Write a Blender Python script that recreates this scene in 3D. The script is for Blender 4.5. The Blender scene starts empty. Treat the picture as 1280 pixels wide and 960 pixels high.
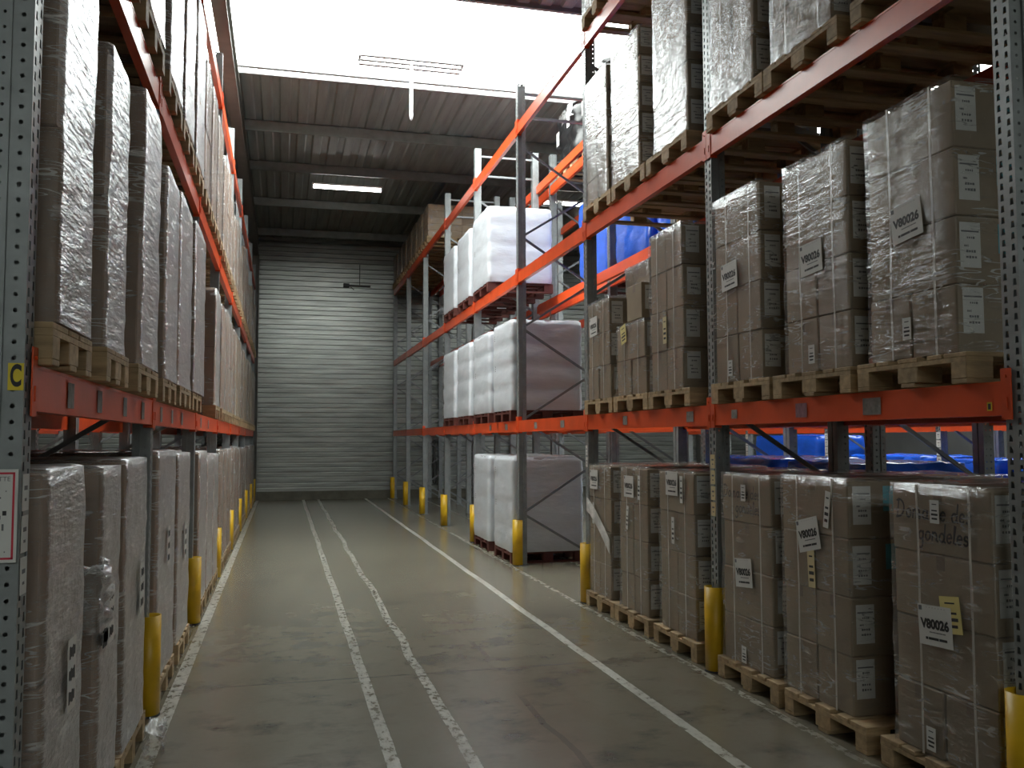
import bpy, math, random
from mathutils import Vector, Matrix, noise

S = bpy.context.scene
COL = S.collection
PI = math.pi
rnd = random.Random(7)

# ------------------------------------------------------------------ materials
def _mat(name):
    m = bpy.data.materials.new(name)
    m.use_nodes = True
    nt = m.node_tree
    for n in list(nt.nodes):
        nt.nodes.remove(n)
    out = nt.nodes.new('ShaderNodeOutputMaterial')
    return m, nt, out

def N(nt, kind, **kw):
    n = nt.nodes.new('ShaderNode' + kind)
    for k, v in kw.items():
        setattr(n, k, v)
    return n

def math_n(nt, op, a, b=None, c=None, clamp=False):
    n = N(nt, 'Math', operation=op)
    n.use_clamp = clamp
    for i, x in enumerate((a, b, c)):
        if x is None:
            continue
        if isinstance(x, (int, float)):
            n.inputs[i].default_value = x
        else:
            nt.links.new(x, n.inputs[i])
    return n.outputs[0]

def ramp(nt, val, p0, p1, c0=(0, 0, 0, 1), c1=(1, 1, 1, 1)):
    r = N(nt, 'ValToRGB')
    r.color_ramp.elements[0].position = p0
    r.color_ramp.elements[1].position = p1
    r.color_ramp.elements[0].color = c0
    r.color_ramp.elements[1].color = c1
    nt.links.new(val, r.inputs[0])
    return r.outputs[0]

def noise_n(nt, vec, scale, detail=3.0, rough=0.55):
    n = N(nt, 'TexNoise')
    n.inputs['Scale'].default_value = scale
    n.inputs['Detail'].default_value = detail
    n.inputs['Roughness'].default_value = rough
    if vec is not None:
        nt.links.new(vec, n.inputs['Vector'])
    return n.outputs['Fac']

def coords(nt, scale=(1, 1, 1), rot=(0, 0, 0), world=False, shuffle=True):
    if world:
        v = N(nt, 'NewGeometry').outputs['Position']
    else:
        v = N(nt, 'TexCoord').outputs['Object']
    if shuffle and not world:
        oi = N(nt, 'ObjectInfo')
        mu = math_n(nt, 'MULTIPLY', oi.outputs['Random'], 37.0)
        a = N(nt, 'VectorMath', operation='ADD')
        nt.links.new(v, a.inputs[0])
        nt.links.new(mu, a.inputs[1])
        v = a.outputs[0]
    mp = N(nt, 'Mapping')
    mp.inputs['Scale'].default_value = scale
    mp.inputs['Rotation'].default_value = rot
    nt.links.new(v, mp.inputs['Vector'])
    return mp.outputs[0]

def mixc(nt, fac, a, b, mode='MIX'):
    n = N(nt, 'Mix', data_type='RGBA', blend_type=mode)
    for k, x in ((0, fac), (6, a), (7, b)):
        if isinstance(x, (int, float)):
            n.inputs[k].default_value = x
        elif isinstance(x, tuple):
            n.inputs[k].default_value = (*x[:3], 1)
        else:
            nt.links.new(x, n.inputs[k])
    return n.outputs[2]

def pm(name, c, rough=0.5, metal=0.0, var=0.12, nscale=6.0, bump=0.0, bscale=30.0, stretch=(1, 1, 1),
       objvar=0.0, coat=0.0, spec=0.5, emit=None, estr=0.0):
    m, nt, out = _mat(name)
    b = N(nt, 'BsdfPrincipled')
    nt.links.new(b.outputs[0], out.inputs[0])
    b.inputs['Roughness'].default_value = rough
    b.inputs['Metallic'].default_value = metal
    b.inputs['Specular IOR Level'].default_value = spec
    b.inputs['Coat Weight'].default_value = coat
    if emit:
        b.inputs['Emission Color'].default_value = (*emit, 1)
        b.inputs['Emission Strength'].default_value = estr
    v = coords(nt, stretch)
    col = tuple(c)
    f = noise_n(nt, v, nscale, 4)
    f2 = ramp(nt, f, 0.3, 0.7)
    lo = tuple(x * (1 - var) for x in c)
    hi = tuple(min(1, x * (1 + var)) for x in c)
    col = mixc(nt, f2, lo, hi)
    if objvar:
        oi = N(nt, 'ObjectInfo')
        k = math_n(nt, 'MULTIPLY_ADD', oi.outputs['Random'], 2 * objvar, 1 - objvar)
        hsv = N(nt, 'HueSaturation')
        nt.links.new(k, hsv.inputs['Value'])
        nt.links.new(col, hsv.inputs['Color'])
        col = hsv.outputs[0]
    nt.links.new(col, b.inputs['Base Color'])
    if bump:
        nb = noise_n(nt, v, bscale, 3)
        bp = N(nt, 'Bump')
        bp.inputs['Strength'].default_value = bump
        bp.inputs['Distance'].default_value = 0.01
        nt.links.new(nb, bp.inputs['Height'])
        nt.links.new(bp.outputs[0], b.inputs['Normal'])
    return m

def film_mat(name, base=0.05, streak=0.2, haze=0.04, rough=0.16, grow=0.7, wr=0.35, rot=0.35, pw=2.4, fold_glint=0.4):
    """clear stretch film: see-through with glossy wrinkled bands"""
    m, nt, out = _mat(name)
    v = coords(nt, (3, 3, 16), (rot, rot, 0))
    v2 = coords(nt, (1, 1, 1))
    w1 = noise_n(nt, v, 1.6, 5, 0.6)
    w2 = noise_n(nt, v2, 5.0, 4, 0.6)
    hsum = math_n(nt, 'ADD', w1, math_n(nt, 'MULTIPLY', w2, 0.8))
    bp = N(nt, 'Bump')
    bp.inputs['Strength'].default_value = wr
    bp.inputs['Distance'].default_value = 0.03
    nt.links.new(hsum, bp.inputs['Height'])
    lw = N(nt, 'LayerWeight')
    lw.inputs['Blend'].default_value = 0.5
    nt.links.new(bp.outputs[0], lw.inputs['Normal'])
    fac = math_n(nt, 'MULTIPLY_ADD', math_n(nt, 'POWER', lw.outputs['Facing'], pw), grow, base)
    sm = math_n(nt, 'MULTIPLY', ramp(nt, w1, 0.56, 0.68), ramp(nt, w2, 0.42, 0.62))
    fac = math_n(nt, 'MULTIPLY_ADD', sm, streak, fac, clamp=True)
    tr = N(nt, 'BsdfTransparent')
    tr.inputs[0].default_value = (0.97, 0.97, 0.97, 1)
    gl = N(nt, 'BsdfGlossy')
    gl.inputs['Color'].default_value = (0.9, 0.92, 0.95, 1)
    gl.inputs['Roughness'].default_value = rough
    nt.links.new(bp.outputs[0], gl.inputs['Normal'])
    mx = N(nt, 'MixShader')
    nt.links.new(fac, mx.inputs[0])
    nt.links.new(tr.outputs[0], mx.inputs[1])
    nt.links.new(gl.outputs[0], mx.inputs[2])
    df = N(nt, 'BsdfDiffuse')
    df.inputs['Color'].default_value = (0.80, 0.80, 0.78, 1)
    mx2 = N(nt, 'MixShader')
    hz = math_n(nt, 'MULTIPLY_ADD', ramp(nt, w2, 0.35, 0.7), haze * 0.8, haze * 0.6)
    hz = math_n(nt, 'MULTIPLY_ADD', sm, min(0.3, haze * 2 + 0.05), hz, clamp=True)
    # light streaks on the film's creases, painted in as thin pale diffuse lines
    f1 = noise_n(nt, coords(nt, (1.3, 1.3, 9), (rot * .6, -rot * .4, 0)), 1.1, 3, 0.55)
    ln = math_n(nt, 'LESS_THAN', math_n(nt, 'ABSOLUTE', math_n(nt, 'SUBTRACT', f1, 0.5)), 0.009)
    ln2 = math_n(nt, 'LESS_THAN', math_n(nt, 'ABSOLUTE', math_n(nt, 'SUBTRACT', f1, 0.58)), 0.006)
    ln = math_n(nt, 'MULTIPLY', math_n(nt, 'MAXIMUM', ln, ln2), ramp(nt, w2, 0.44, 0.58))
    hz = math_n(nt, 'MULTIPLY_ADD', ln, fold_glint, hz, clamp=True)
    nt.links.new(hz, mx2.inputs[0])
    nt.links.new(mx.outputs[0], mx2.inputs[1])
    nt.links.new(df.outputs[0], mx2.inputs[2])
    nt.links.new(mx2.outputs[0], out.inputs[0])
    return m

def emis(name, c, s):
    m, nt, out = _mat(name)
    e = N(nt, 'Emission')
    e.inputs[0].default_value = (*c, 1)
    e.inputs[1].default_value = s
    nt.links.new(e.outputs[0], out.inputs[0])
    return m

M = {}
M['orange'] = pm('orange_paint', (0.72, 0.085, 0.018), 0.33, var=0.12, nscale=3, bump=0.05, spec=0.5)
M['post'] = pm('grey_post_paint', (0.25, 0.27, 0.275), 0.42, metal=0.3, var=0.15, nscale=9)
M['brace'] = pm('grey_brace_steel', (0.20, 0.21, 0.22), 0.45, metal=0.5, var=0.1)
M['yellow'] = pm('yellow_guard_paint', (0.66, 0.40, 0.012), 0.4, var=0.12, nscale=8, bump=0.05)
M['dark'] = pm('dark_rubber', (0.03, 0.03, 0.03), 0.6)
M['card'] = pm('brown_cardboard', (0.245, 0.188, 0.125), 0.72, var=0.10, nscale=5, bump=0.12, bscale=14, objvar=0.10)
M['cardl'] = pm('brown_cardboard_reddish', (0.250, 0.160, 0.105), 0.72, var=0.12, nscale=5, bump=0.15, bscale=9, objvar=0.12)
M['cardt'] = pm('tan_cardboard', (0.40, 0.28, 0.17), 0.72, var=0.1, nscale=5, objvar=0.2)
M['seam'] = pm('carton_seam_tape', (0.17, 0.12, 0.08), 0.45)
M['wood'] = pm('pallet_wood', (0.36, 0.255, 0.14), 0.75, var=0.28, nscale=4, stretch=(1, 6, 6), bump=0.2, bscale=20, objvar=0.18)
M['redwood'] = pm('dark_red_pallet_wood', (0.10, 0.025, 0.018), 0.7, var=0.2, nscale=5, objvar=0.1)
M['white'] = pm('white_wrap_film', (0.62, 0.655, 0.70), 0.32, var=0.04, nscale=3, bump=0.5, bscale=7, stretch=(1, 1, 3), coat=0.2)
M['blue'] = pm('blue_wrap_film', (0.012, 0.10, 0.62), 0.25, var=0.15, nscale=4, bump=0.6, bscale=9, stretch=(1, 1, 2), coat=0.3)
M['black'] = pm('black_bag_plastic', (0.012, 0.012, 0.013), 0.3, var=0.2, nscale=4, bump=0.5, bscale=8)
M['paper'] = pm('white_label_paper', (0.62, 0.62, 0.60), 0.55, var=0.05)
M['cream'] = pm('cream_label_paper', (0.62, 0.52, 0.30), 0.6, var=0.05)
M['yslip'] = pm('yellow_slip_paper', (0.66, 0.56, 0.22), 0.6, var=0.05)
M['ink'] = pm('black_ink', (0.02, 0.02, 0.022), 0.6)
M['greyink'] = pm('grey_print', (0.13, 0.13, 0.14), 0.6)
M['cyan'] = pm('pale_blue_sticker', (0.10, 0.38, 0.46), 0.5)
M['red'] = pm('red_print', (0.55, 0.02, 0.05), 0.5)
M['strap'] = pm('pale_strap', (0.55, 0.52, 0.46), 0.4)
M['sticker'] = pm('worn_grey_sticker', (0.22, 0.20, 0.19), 0.6, var=0.35, nscale=25)
M['sticker2'] = pm('worn_purple_sticker', (0.28, 0.13, 0.16), 0.6, var=0.3, nscale=25)
M['ysign'] = pm('yellow_plate', (0.72, 0.55, 0.02), 0.45)
M['film'] = film_mat('clear_stretch_film', 0.045, 0.28, 0.025, 0.16, 0.42, wr=0.45)
M['films'] = film_mat('streaky_stretch_film', 0.035, 0.22, 0.02, 0.18, 0.30, wr=0.42, rot=0.35, pw=2.8, fold_glint=0.55)
M['filmh'] = film_mat('doubled_white_film', 0.1, 0.3, 0.75, 0.3, 0.4, wr=0.8)
M['filmt'] = film_mat('tight_stretch_film', 0.045, 0.34, 0.03, 0.20, 0.50, wr=0.8, rot=0.5)
M['filmm'] = film_mat('milky_stretch_film', 0.05, 0.25, 0.10, 0.28, 0.72, wr=0.95, rot=0.8, pw=1.8)
M['filml'] = film_mat('loose_stretch_film', 0.05, 0.25, 0.06, 0.22, 0.32, wr=0.8, rot=0.6)
M['lamp_on'] = emis('lit_tube', (1.0, 0.98, 0.93), 18.0)
M['daylight'] = emis('daylight_pane', (0.94, 1.0, 0.96), 15.0)
M['lampbody'] = pm('white_lamp_metal', (0.7, 0.7, 0.7), 0.4)
M['bar'] = pm('grey_glazing_bar', (0.25, 0.25, 0.25), 0.5)
M['roof'] = pm('grey_roof_deck', (0.235, 0.265, 0.25), 0.6, var=0.2, nscale=2, stretch=(4, .4, 1))
M['purlin'] = pm('grey_purlin_steel', (0.22, 0.24, 0.225), 0.5, metal=0.3, var=0.15)
M['rafter'] = pm('brown_grey_rafter_steel', (0.13, 0.125, 0.11), 0.5, var=0.12)
M['wallsheet'] = pm('galvanised_wall_sheet', (0.32, 0.335, 0.315), 0.31, metal=0.7, var=0.25, nscale=1.6, stretch=(.6, 1, 5))
M['wallplain'] = pm('dark_wall_panel', (0.11, 0.115, 0.115), 0.6, var=0.15, nscale=1.2)
M['plinth'] = pm('stained_concrete_plinth', (0.10, 0.095, 0.07), 0.7, var=0.3, nscale=3)

def floor_material():
    m, nt, out = _mat('polished_concrete')
    b = N(nt, 'BsdfPrincipled')
    nt.links.new(b.outputs[0], out.inputs[0])
    pos = N(nt, 'NewGeometry').outputs['Position']
    sx = N(nt, 'SeparateXYZ')
    nt.links.new(pos, sx.inputs[0])
    X, Y = sx.outputs[0], sx.outputs[1]
    big = noise_n(nt, coords(nt, (1, .45, 1), world=True), 0.7, 5, 0.6)
    mid = noise_n(nt, coords(nt, (1, .6, 1), world=True), 3.2, 5, 0.6)
    fine = noise_n(nt, coords(nt, (1, 1, 1), world=True), 26.0, 4, 0.6)
    col = mixc(nt, ramp(nt, big, 0.3, 0.72), (0.140, 0.124, 0.088), (0.205, 0.186, 0.140))
    col = mixc(nt, math_n(nt, 'MULTIPLY', ramp(nt, mid, 0.45, 0.75), 0.18), col, (0.25, 0.225, 0.175))
    col = mixc(nt, math_n(nt, 'MULTIPLY', ramp(nt, fine, 0.35, 0.75), 0.18), col, (0.11, 0.105, 0.09))
    # dark scuffs, stretched across and along the aisle
    sc = noise_n(nt, coords(nt, (1.3, 1.9, 1), world=True), 1.5, 6, 0.66)
    scm = math_n(nt, 'MULTIPLY', ramp(nt, sc, 0.50, 0.64), ramp(nt, mid, 0.38, 0.58))
    col = mixc(nt, math_n(nt, 'MULTIPLY', scm, 0.85), col, (0.06, 0.058, 0.05))
    sk = noise_n(nt, coords(nt, (7, .35, 1), world=True), 1.3, 4, 0.6)
    skm = math_n(nt, 'MULTIPLY', ramp(nt, sk, 0.64, 0.72), ramp(nt, big, 0.45, 0.6))
    col = mixc(nt, math_n(nt, 'MULTIPLY', skm, 0.4), col, (0.07, 0.068, 0.06))
    # worn painted lines along the aisle
    wob = noise_n(nt, coords(nt, (0, .55, 0), world=True), 1.0, 2)
    wear = noise_n(nt, coords(nt, (9, 5, 1), world=True), 2.2, 6, 0.7)
    wear2 = noise_n(nt, coords(nt, (2, .8, 1), world=True), 1.1, 3, 0.6)
    lines = None
    for (lx, w, wk, op, th) in ((-0.668, 0.042, 0.0, 0.70, 0.42), (0.571, 0.036, 0.02, 0.62, 0.43),
                                (0.975, 0.034, 0.06, 0.62, 0.45), (2.285, 0.036, 0.02, 0.85, 0.38),
                                (2.925, 0.030, 0.01, 0.55, 0.47), (3.82, 0.028, 0.01, 0.5, 0.47)):
        xs = math_n(nt, 'MULTIPLY_ADD', math_n(nt, 'SUBTRACT', wob, 0.5), wk * 2, X)
        d = math_n(nt, 'ABSOLUTE', math_n(nt, 'SUBTRACT', xs, lx))
        d = math_n(nt, 'MULTIPLY_ADD', math_n(nt, 'SUBTRACT', fine, 0.5), 0.014, d)
        k = math_n(nt, 'LESS_THAN', d, w)
        wr = math_n(nt, 'MULTIPLY', ramp(nt, wear, th - 0.03, th + 0.13), op)
        k = math_n(nt, 'MULTIPLY', k, wr)
        lines = k if lines is None else math_n(nt, 'MAXIMUM', lines, k)
    lines = math_n(nt, 'MULTIPLY', lines, math_n(nt, 'MULTIPLY_ADD', ramp(nt, wear2, 0.35, 0.6), 0.45, 0.55))
    col = mixc(nt, lines, col, (0.60, 0.60, 0.55))
    # saw-cut joints and one long crack
    ym = math_n(nt, 'ABSOLUTE', math_n(nt, 'SUBTRACT', math_n(nt, 'PINGPONG', math_n(nt, 'ADD', Y, -6.46), 5.6), 0.0))
    j1 = math_n(nt, 'LESS_THAN', ym, 0.011)
    j2 = math_n(nt, 'LESS_THAN', math_n(nt, 'ABSOLUTE', math_n(nt, 'ADD', X, 0.742)), 0.005)
    cw = noise_n(nt, coords(nt, (0, 1.2, 0), world=True), 1.0, 4)
    cx = math_n(nt, 'MULTIPLY_ADD', math_n(nt, 'SUBTRACT', cw, 0.5), 0.16, X)
    j3 = math_n(nt, 'MULTIPLY', math_n(nt, 'LESS_THAN', math_n(nt, 'ABSOLUTE', math_n(nt, 'SUBTRACT', cx, 1.52)), 0.02), ramp(nt, wear2, 0.45, 0.6))
    col = mixc(nt, math_n(nt, 'MULTIPLY', j3, 0.45), col, (0.06, 0.055, 0.05))
    col = mixc(nt, math_n(nt, 'MULTIPLY', math_n(nt, 'MAXIMUM', j1, j2), 0.75), col, (0.05, 0.04, 0.03))
    nt.links.new(col, b.inputs['Base Color'])
    ro = math_n(nt, 'MAXIMUM', math_n(nt, 'MULTIPLY_ADD', mid, 0.14, 0.17), 0.245)
    ro = math_n(nt, 'MULTIPLY_ADD', lines, 0.2, ro)
    nt.links.new(ro, b.inputs['Roughness'])
    b.inputs['Specular IOR Level'].default_value = 0.6
    bp = N(nt, 'Bump')
    bp.inputs['Strength'].default_value = 0.015
    bp.inputs['Distance'].default_value = 0.01
    nt.links.new(noise_n(nt, coords(nt, (1, 1, 1), world=True), 1.6, 1.0), bp.inputs['Height'])
    nt.links.new(bp.outputs[0], b.inputs['Normal'])
    return m
M['floor'] = floor_material()

# ------------------------------------------------------------------ mesh building
class Fr:
    """a flat local frame: origin, right, up; the normal is right x up"""
    def __init__(s, o, r, u):
        s.o, s.r, s.u = Vector(o), Vector(r), Vector(u)
        s.n = s.r.cross(s.u)
    def __call__(s, a, b, c=0.0):
        return s.o + s.r * a + s.u * b + s.n * c

class MB:
    def __init__(s):
        s.v, s.f, s.m = [], [], []
    def add(s, vs, fs, mi=0):
        k = len(s.v)
        s.v += [tuple(v) for v in vs]
        for f in fs:
            s.f.append(tuple(i + k for i in f))
            s.m.append(mi)
    def box(s, a, b, mi=0):
        x0, x1 = sorted((a[0], b[0])); y0, y1 = sorted((a[1], b[1])); z0, z1 = sorted((a[2], b[2]))
        s.add([(x0, y0, z0), (x1, y0, z0), (x1, y1, z0), (x0, y1, z0), (x0, y0, z1), (x1, y0, z1), (x1, y1, z1), (x0, y1, z1)],
              [(0, 3, 2, 1), (4, 5, 6, 7), (0, 1, 5, 4), (1, 2, 6, 5), (2, 3, 7, 6), (3, 0, 4, 7)], mi)
    def fbox(s, F, a, b, mi=0):
        (a0, b0, c0), (a1, b1, c1) = a, b
        P = [F(*p) for p in ((a0, b0, c0), (a1, b0, c0), (a1, b1, c0), (a0, b1, c0), (a0, b0, c1), (a1, b0, c1), (a1, b1, c1), (a0, b1, c1))]
        s.add(P, [(0, 3, 2, 1), (4, 5, 6, 7), (0, 1, 5, 4), (1, 2, 6, 5), (2, 3, 7, 6), (3, 0, 4, 7)], mi)
    def quad(s, a, b, c, d, mi=0):
        s.add([a, b, c, d], [(0, 1, 2, 3)], mi)
    def cbox(s, a, b, r, mi=0):
        """box with chamfered edges"""
        lo = [min(a[i], b[i]) for i in range(3)]; hi = [max(a[i], b[i]) for i in range(3)]
        vs, idx = [], {}
        for sx in (0, 1):
            for sy in (0, 1):
                for sz in (0, 1):
                    c = [(lo, hi)[q][i] for i, q in enumerate((sx, sy, sz))]
                    d = [r if q == 0 else -r for q in (sx, sy, sz)]
                    for ax in range(3):
                        p = list(c)
                        for k in range(3):
                            if k != ax:
                                p[k] += d[k]
                        idx[(sx, sy, sz, ax)] = len(vs)
                        vs.append(p)
        fs = []
        for ax in range(3):
            o = [k for k in range(3) if k != ax]
            for q in (0, 1):
                ring = []
                for (u, w) in ((0, 0), (1, 0), (1, 1), (0, 1)):
                    k = [0, 0, 0]; k[ax] = q; k[o[0]] = u; k[o[1]] = w
                    ring.append(idx[(*k, ax)])
                flip = (q == 0) != (ax == 1)
                fs.append(tuple(reversed(ring)) if flip else tuple(ring))
        c0 = Vector([(lo[i] + hi[i]) / 2 for i in range(3)])
        def orient(f):
            ps = [Vector(vs[i]) for i in f]
            n = (ps[1] - ps[0]).cross(ps[2] - ps[0])
            ctr = sum(ps, Vector()) / len(ps)
            return f if n.dot(ctr - c0) > 0 else tuple(reversed(f))
        for ax in range(3):
            o = [k for k in range(3) if k != ax]
            for u in (0, 1):
                for w in (0, 1):
                    k0 = [0, 0, 0]; k0[o[0]] = u; k0[o[1]] = w
                    k1 = list(k0); k1[ax] = 1
                    fs.append((idx[(*k0, o[0])], idx[(*k1, o[0])], idx[(*k1, o[1])], idx[(*k0, o[1])]))
        for sx in (0, 1):
            for sy in (0, 1):
                for sz in (0, 1):
                    fs.append(tuple(idx[(sx, sy, sz, ax)] for ax in range(3)))
        s.add(vs, [orient(f) for f in fs], mi)
    def bar(s, p, q, w, h, up=(0, 0, 1), mi=0):
        p, q = Vector(p), Vector(q)
        d = (q - p).normalized()
        r = d.cross(Vector(up))
        if r.length < 1e-4:
            r = d.cross(Vector((1, 0, 0)))
        r.normalize()
        u = r.cross(d)
        r, u = r * w / 2, u * h / 2
        s.add([p - r - u, p + r - u, p + r + u, p - r + u, q - r - u, q + r - u, q + r + u, q - r + u],
              [(0, 1, 2, 3), (7, 6, 5, 4), (0, 4, 5, 1), (1, 5, 6, 2), (2, 6, 7, 3), (3, 7, 4, 0)], mi)
    def tube(s, pts, r, n=8, mi=0):
        pts = [Vector(p) for p in pts]
        rings = []
        for i, p in enumerate(pts):
            d = (pts[min(i + 1, len(pts) - 1)] - pts[max(i - 1, 0)]).normalized()
            a = d.cross(Vector((0, 0, 1)))
            if a.length < 1e-3:
                a = d.cross(Vector((1, 0, 0)))
            a.normalize(); b = a.cross(d)
            rr = r[i] if isinstance(r, (list, tuple)) else r
            rings.append([p + a * rr * math.cos(2 * PI * k / n) + b * rr * math.sin(2 * PI * k / n) for k in range(n)])
        vs = [v for R_ in rings for v in R_]
        fs = []
        for i in range(len(pts) - 1):
            for k in range(n):
                fs.append((i * n + k, i * n + (k + 1) % n, (i + 1) * n + (k + 1) % n, (i + 1) * n + k))
        fs.append(tuple(range(n - 1, -1, -1)))
        fs.append(tuple((len(pts) - 1) * n + k for k in range(n)))
        s.add(vs, fs, mi)
    def mesh(s, name, mats, smooth=False):
        me = bpy.data.meshes.new(name)
        me.from_pydata(s.v, [], s.f)
        for m in (mats if isinstance(mats, (list, tuple)) else [mats]):
            me.materials.append(m)
        me.polygons.foreach_set('material_index', s.m)
        if smooth:
            me.polygons.foreach_set('use_smooth', [True] * len(s.f))
        me.update()
        return me

CACHE = {}
def cached(key, fn):
    if key not in CACHE:
        CACHE[key] = fn()
    return CACHE[key]

def put(name, me, parent=None, loc=(0, 0, 0), rz=0.0):
    o = bpy.data.objects.new(name, me)
    COL.objects.link(o)
    o.location = loc
    if rz:
        o.rotation_euler = (0, 0, rz)
    if parent is not None:
        o.parent = parent
    return o

USED = {}
def tag(o, label, cat, group=None):
    label = label.replace(',,', ',')
    o['label'] = label
    o['category'] = cat
    if group:
        o['group'] = group
    USED.setdefault(label, []).append(o.name)
    return o

def thing(name, label, cat, loc, group=None):
    o = put(name, None, None, loc)
    o.empty_display_size = 0.1
    return tag(o, label, cat, group)

def struct(name, me, loc=(0, 0, 0)):
    o = put(name, me, None, loc)
    o['kind'] = 'structure'
    return o

def text_mb(mb, F, body, size, mi, align='CENTER', ext=0.0012, shear=0.0, bold=0.0, res=3):
    """real letters, flat on the frame F"""
    c = bpy.data.curves.new('lettering', 'FONT')
    c.body = body; c.size = size; c.align_x = align; c.align_y = 'CENTER'; c.resolution_u = max(res, 4); c.shear = shear; c.offset = bold
    o = bpy.data.objects.new('lettering', c)
    COL.objects.link(o)
    bpy.context.view_layer.update()
    me = bpy.data.meshes.new_from_object(o.evaluated_get(bpy.context.evaluated_depsgraph_get()))
    mb.add([F(v.co.x, v.co.y, ext) for v in me.vertices], [tuple(p.vertices) for p in me.polygons], mi)
    bpy.data.objects.remove(o); bpy.data.curves.remove(c); bpy.data.meshes.remove(me)

def wrap_mesh(name, mat, dx, dy, dz, r=0.04, amp=0.006, seed=0, tiers=1, tb=0.0, step=0.07, top=True, flare=0.0, freq=3.2, sag=0.0):
    """closed film sleeve over a block dx*dy*dz standing on z=0: rounded corners, wrinkles, a belly at every tier"""
    r = min(r, dx / 2.2, dy / 2.2)
    per = []
    def side(p, q):
        L = math.hypot(q[0] - p[0], q[1] - p[1])
        n = max(1, int(L / step))
        for i in range(n):
            per.append((p[0] + (q[0] - p[0]) * i / n, p[1] + (q[1] - p[1]) * i / n))
    hx, hy = dx / 2, dy / 2
    cs = [(hx - r, hy - r, 0), (-hx + r, hy - r, PI / 2), (-hx + r, -hy + r, PI), (hx - r, -hy + r, 1.5 * PI)]
    for i, (cx, cy, a0) in enumerate(cs):
        nx, ny, na = cs[(i + 1) % 4]
        k = 4
        for j in range(k):
            a = a0 + PI / 2 * j / k
            per.append((cx + r * math.cos(a), cy + r * math.sin(a)))
        p = (cx + r * math.cos(a0 + PI / 2), cy + r * math.sin(a0 + PI / 2))
        q = (nx + r * math.cos(na), ny + r * math.sin(na))
        side(p, q)
    n = len(per)
    nz = max(3, int(dz / step))
    off = Vector((seed * 7.31, seed * 3.17, seed * 1.7))
    vs, fs = [], []
    def disp(x, y, z):
        d = Vector((x, y, 0)); L = d.length or 1
        w = noise.noise(Vector((x, y, z * 2.2)) * freq + off) + 0.5 * noise.noise(Vector((x, y, z * 3.0)) * freq * 2.7 + off)
        k = amp * w
        if tb:
            t = (z / dz * tiers) % 1.0
            k += tb * (math.sin(PI * min(max(t, 0), 1)) ** 0.45 - 0.6)
        if flare and z < 0.12:
            k += flare * (1 - z / 0.12)
        return x + d.x / L * k * 1.2, y + d.y / L * k * 1.2
    for iz in range(nz + 1):
        z = dz * iz / nz
        rr = 0.0
        if top and iz == nz:
            rr = 0.0
        for (x, y) in per:
            X, Y = disp(x, y, z)
            vs.append((X, Y, z))
    for iz in range(nz):
        for k in range(n):
            fs.append((iz * n + k, iz * n + (k + 1) % n, (iz + 1) * n + (k + 1) % n, (iz + 1) * n + k))
    if top:
        base = nz * n
        for j, sc in enumerate((0.93, 0.75, 0.5, 0.25)):
            for (x, y) in per:
                zz = dz + 0.006 + amp * 1.4 * (noise.noise(Vector((x * sc, y * sc, 5)) * freq * 1.6 + off)) - sag * (1 - sc)
                vs.append((x * sc, y * sc, zz))
            nb = len(vs) - n
            for k in range(n):
                fs.append((base + k, base + (k + 1) % n, nb + (k + 1) % n, nb + k))
            base = nb
        fs.append(tuple(base + k for k in range(n)))
    me = bpy.data.meshes.new(name)
    me.from_pydata(vs, [], fs)
    me.materials.append(mat)
    me.polygons.foreach_set('use_smooth', [True] * len(fs))
    me.update()
    return me

# ------------------------------------------------------------------ camera (solved from the photograph)
F_PX, YAW, PITCH, ROLL, HC = 1120.2, math.radians(14.3307), math.radians(3.5181), math.radians(-0.1836), 1.667
cy, sy, cp, sp = math.cos(YAW), math.sin(YAW), math.cos(PITCH), math.sin(PITCH)
fw = Vector((sy * cp, cy * cp, sp)); rt = Vector((cy, -sy, 0)); up = rt.cross(fw)
cr, sr = math.cos(ROLL), math.sin(ROLL)
rt, up = rt * cr + up * sr, up * cr - rt * sr
cam = bpy.data.cameras.new('camera')
cam.sensor_fit = 'HORIZONTAL'; cam.sensor_width = 36.0; cam.lens = 36.0 * F_PX / 1280.0
cam.clip_start = 0.05; cam.clip_end = 120
co = bpy.data.objects.new('camera', cam)
COL.objects.link(co)
co.matrix_world = Matrix(((rt.x, up.x, -fw.x, 0), (rt.y, up.y, -fw.y, 0), (rt.z, up.z, -fw.z, HC), (0, 0, 0, 1)))
S.camera = co

# ------------------------------------------------------------------ the hall
XL, XR, Y0, Y1, ZD = -7.0, 15.0, -19.0, 25.75, 7.35
SK0, SK1 = 11.04, 14.05            # the skylight band over the aisle
SB0, SB1 = -13.6, -11.4            # unseen band added behind the camera to light camera-facing sides
mb = MB(); mb.box((XL - .2, Y0 - .2, -0.2), (XR + .2, Y1 + .2, 0)); struct('floor', mb.mesh('floor', M['floor']))

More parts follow.
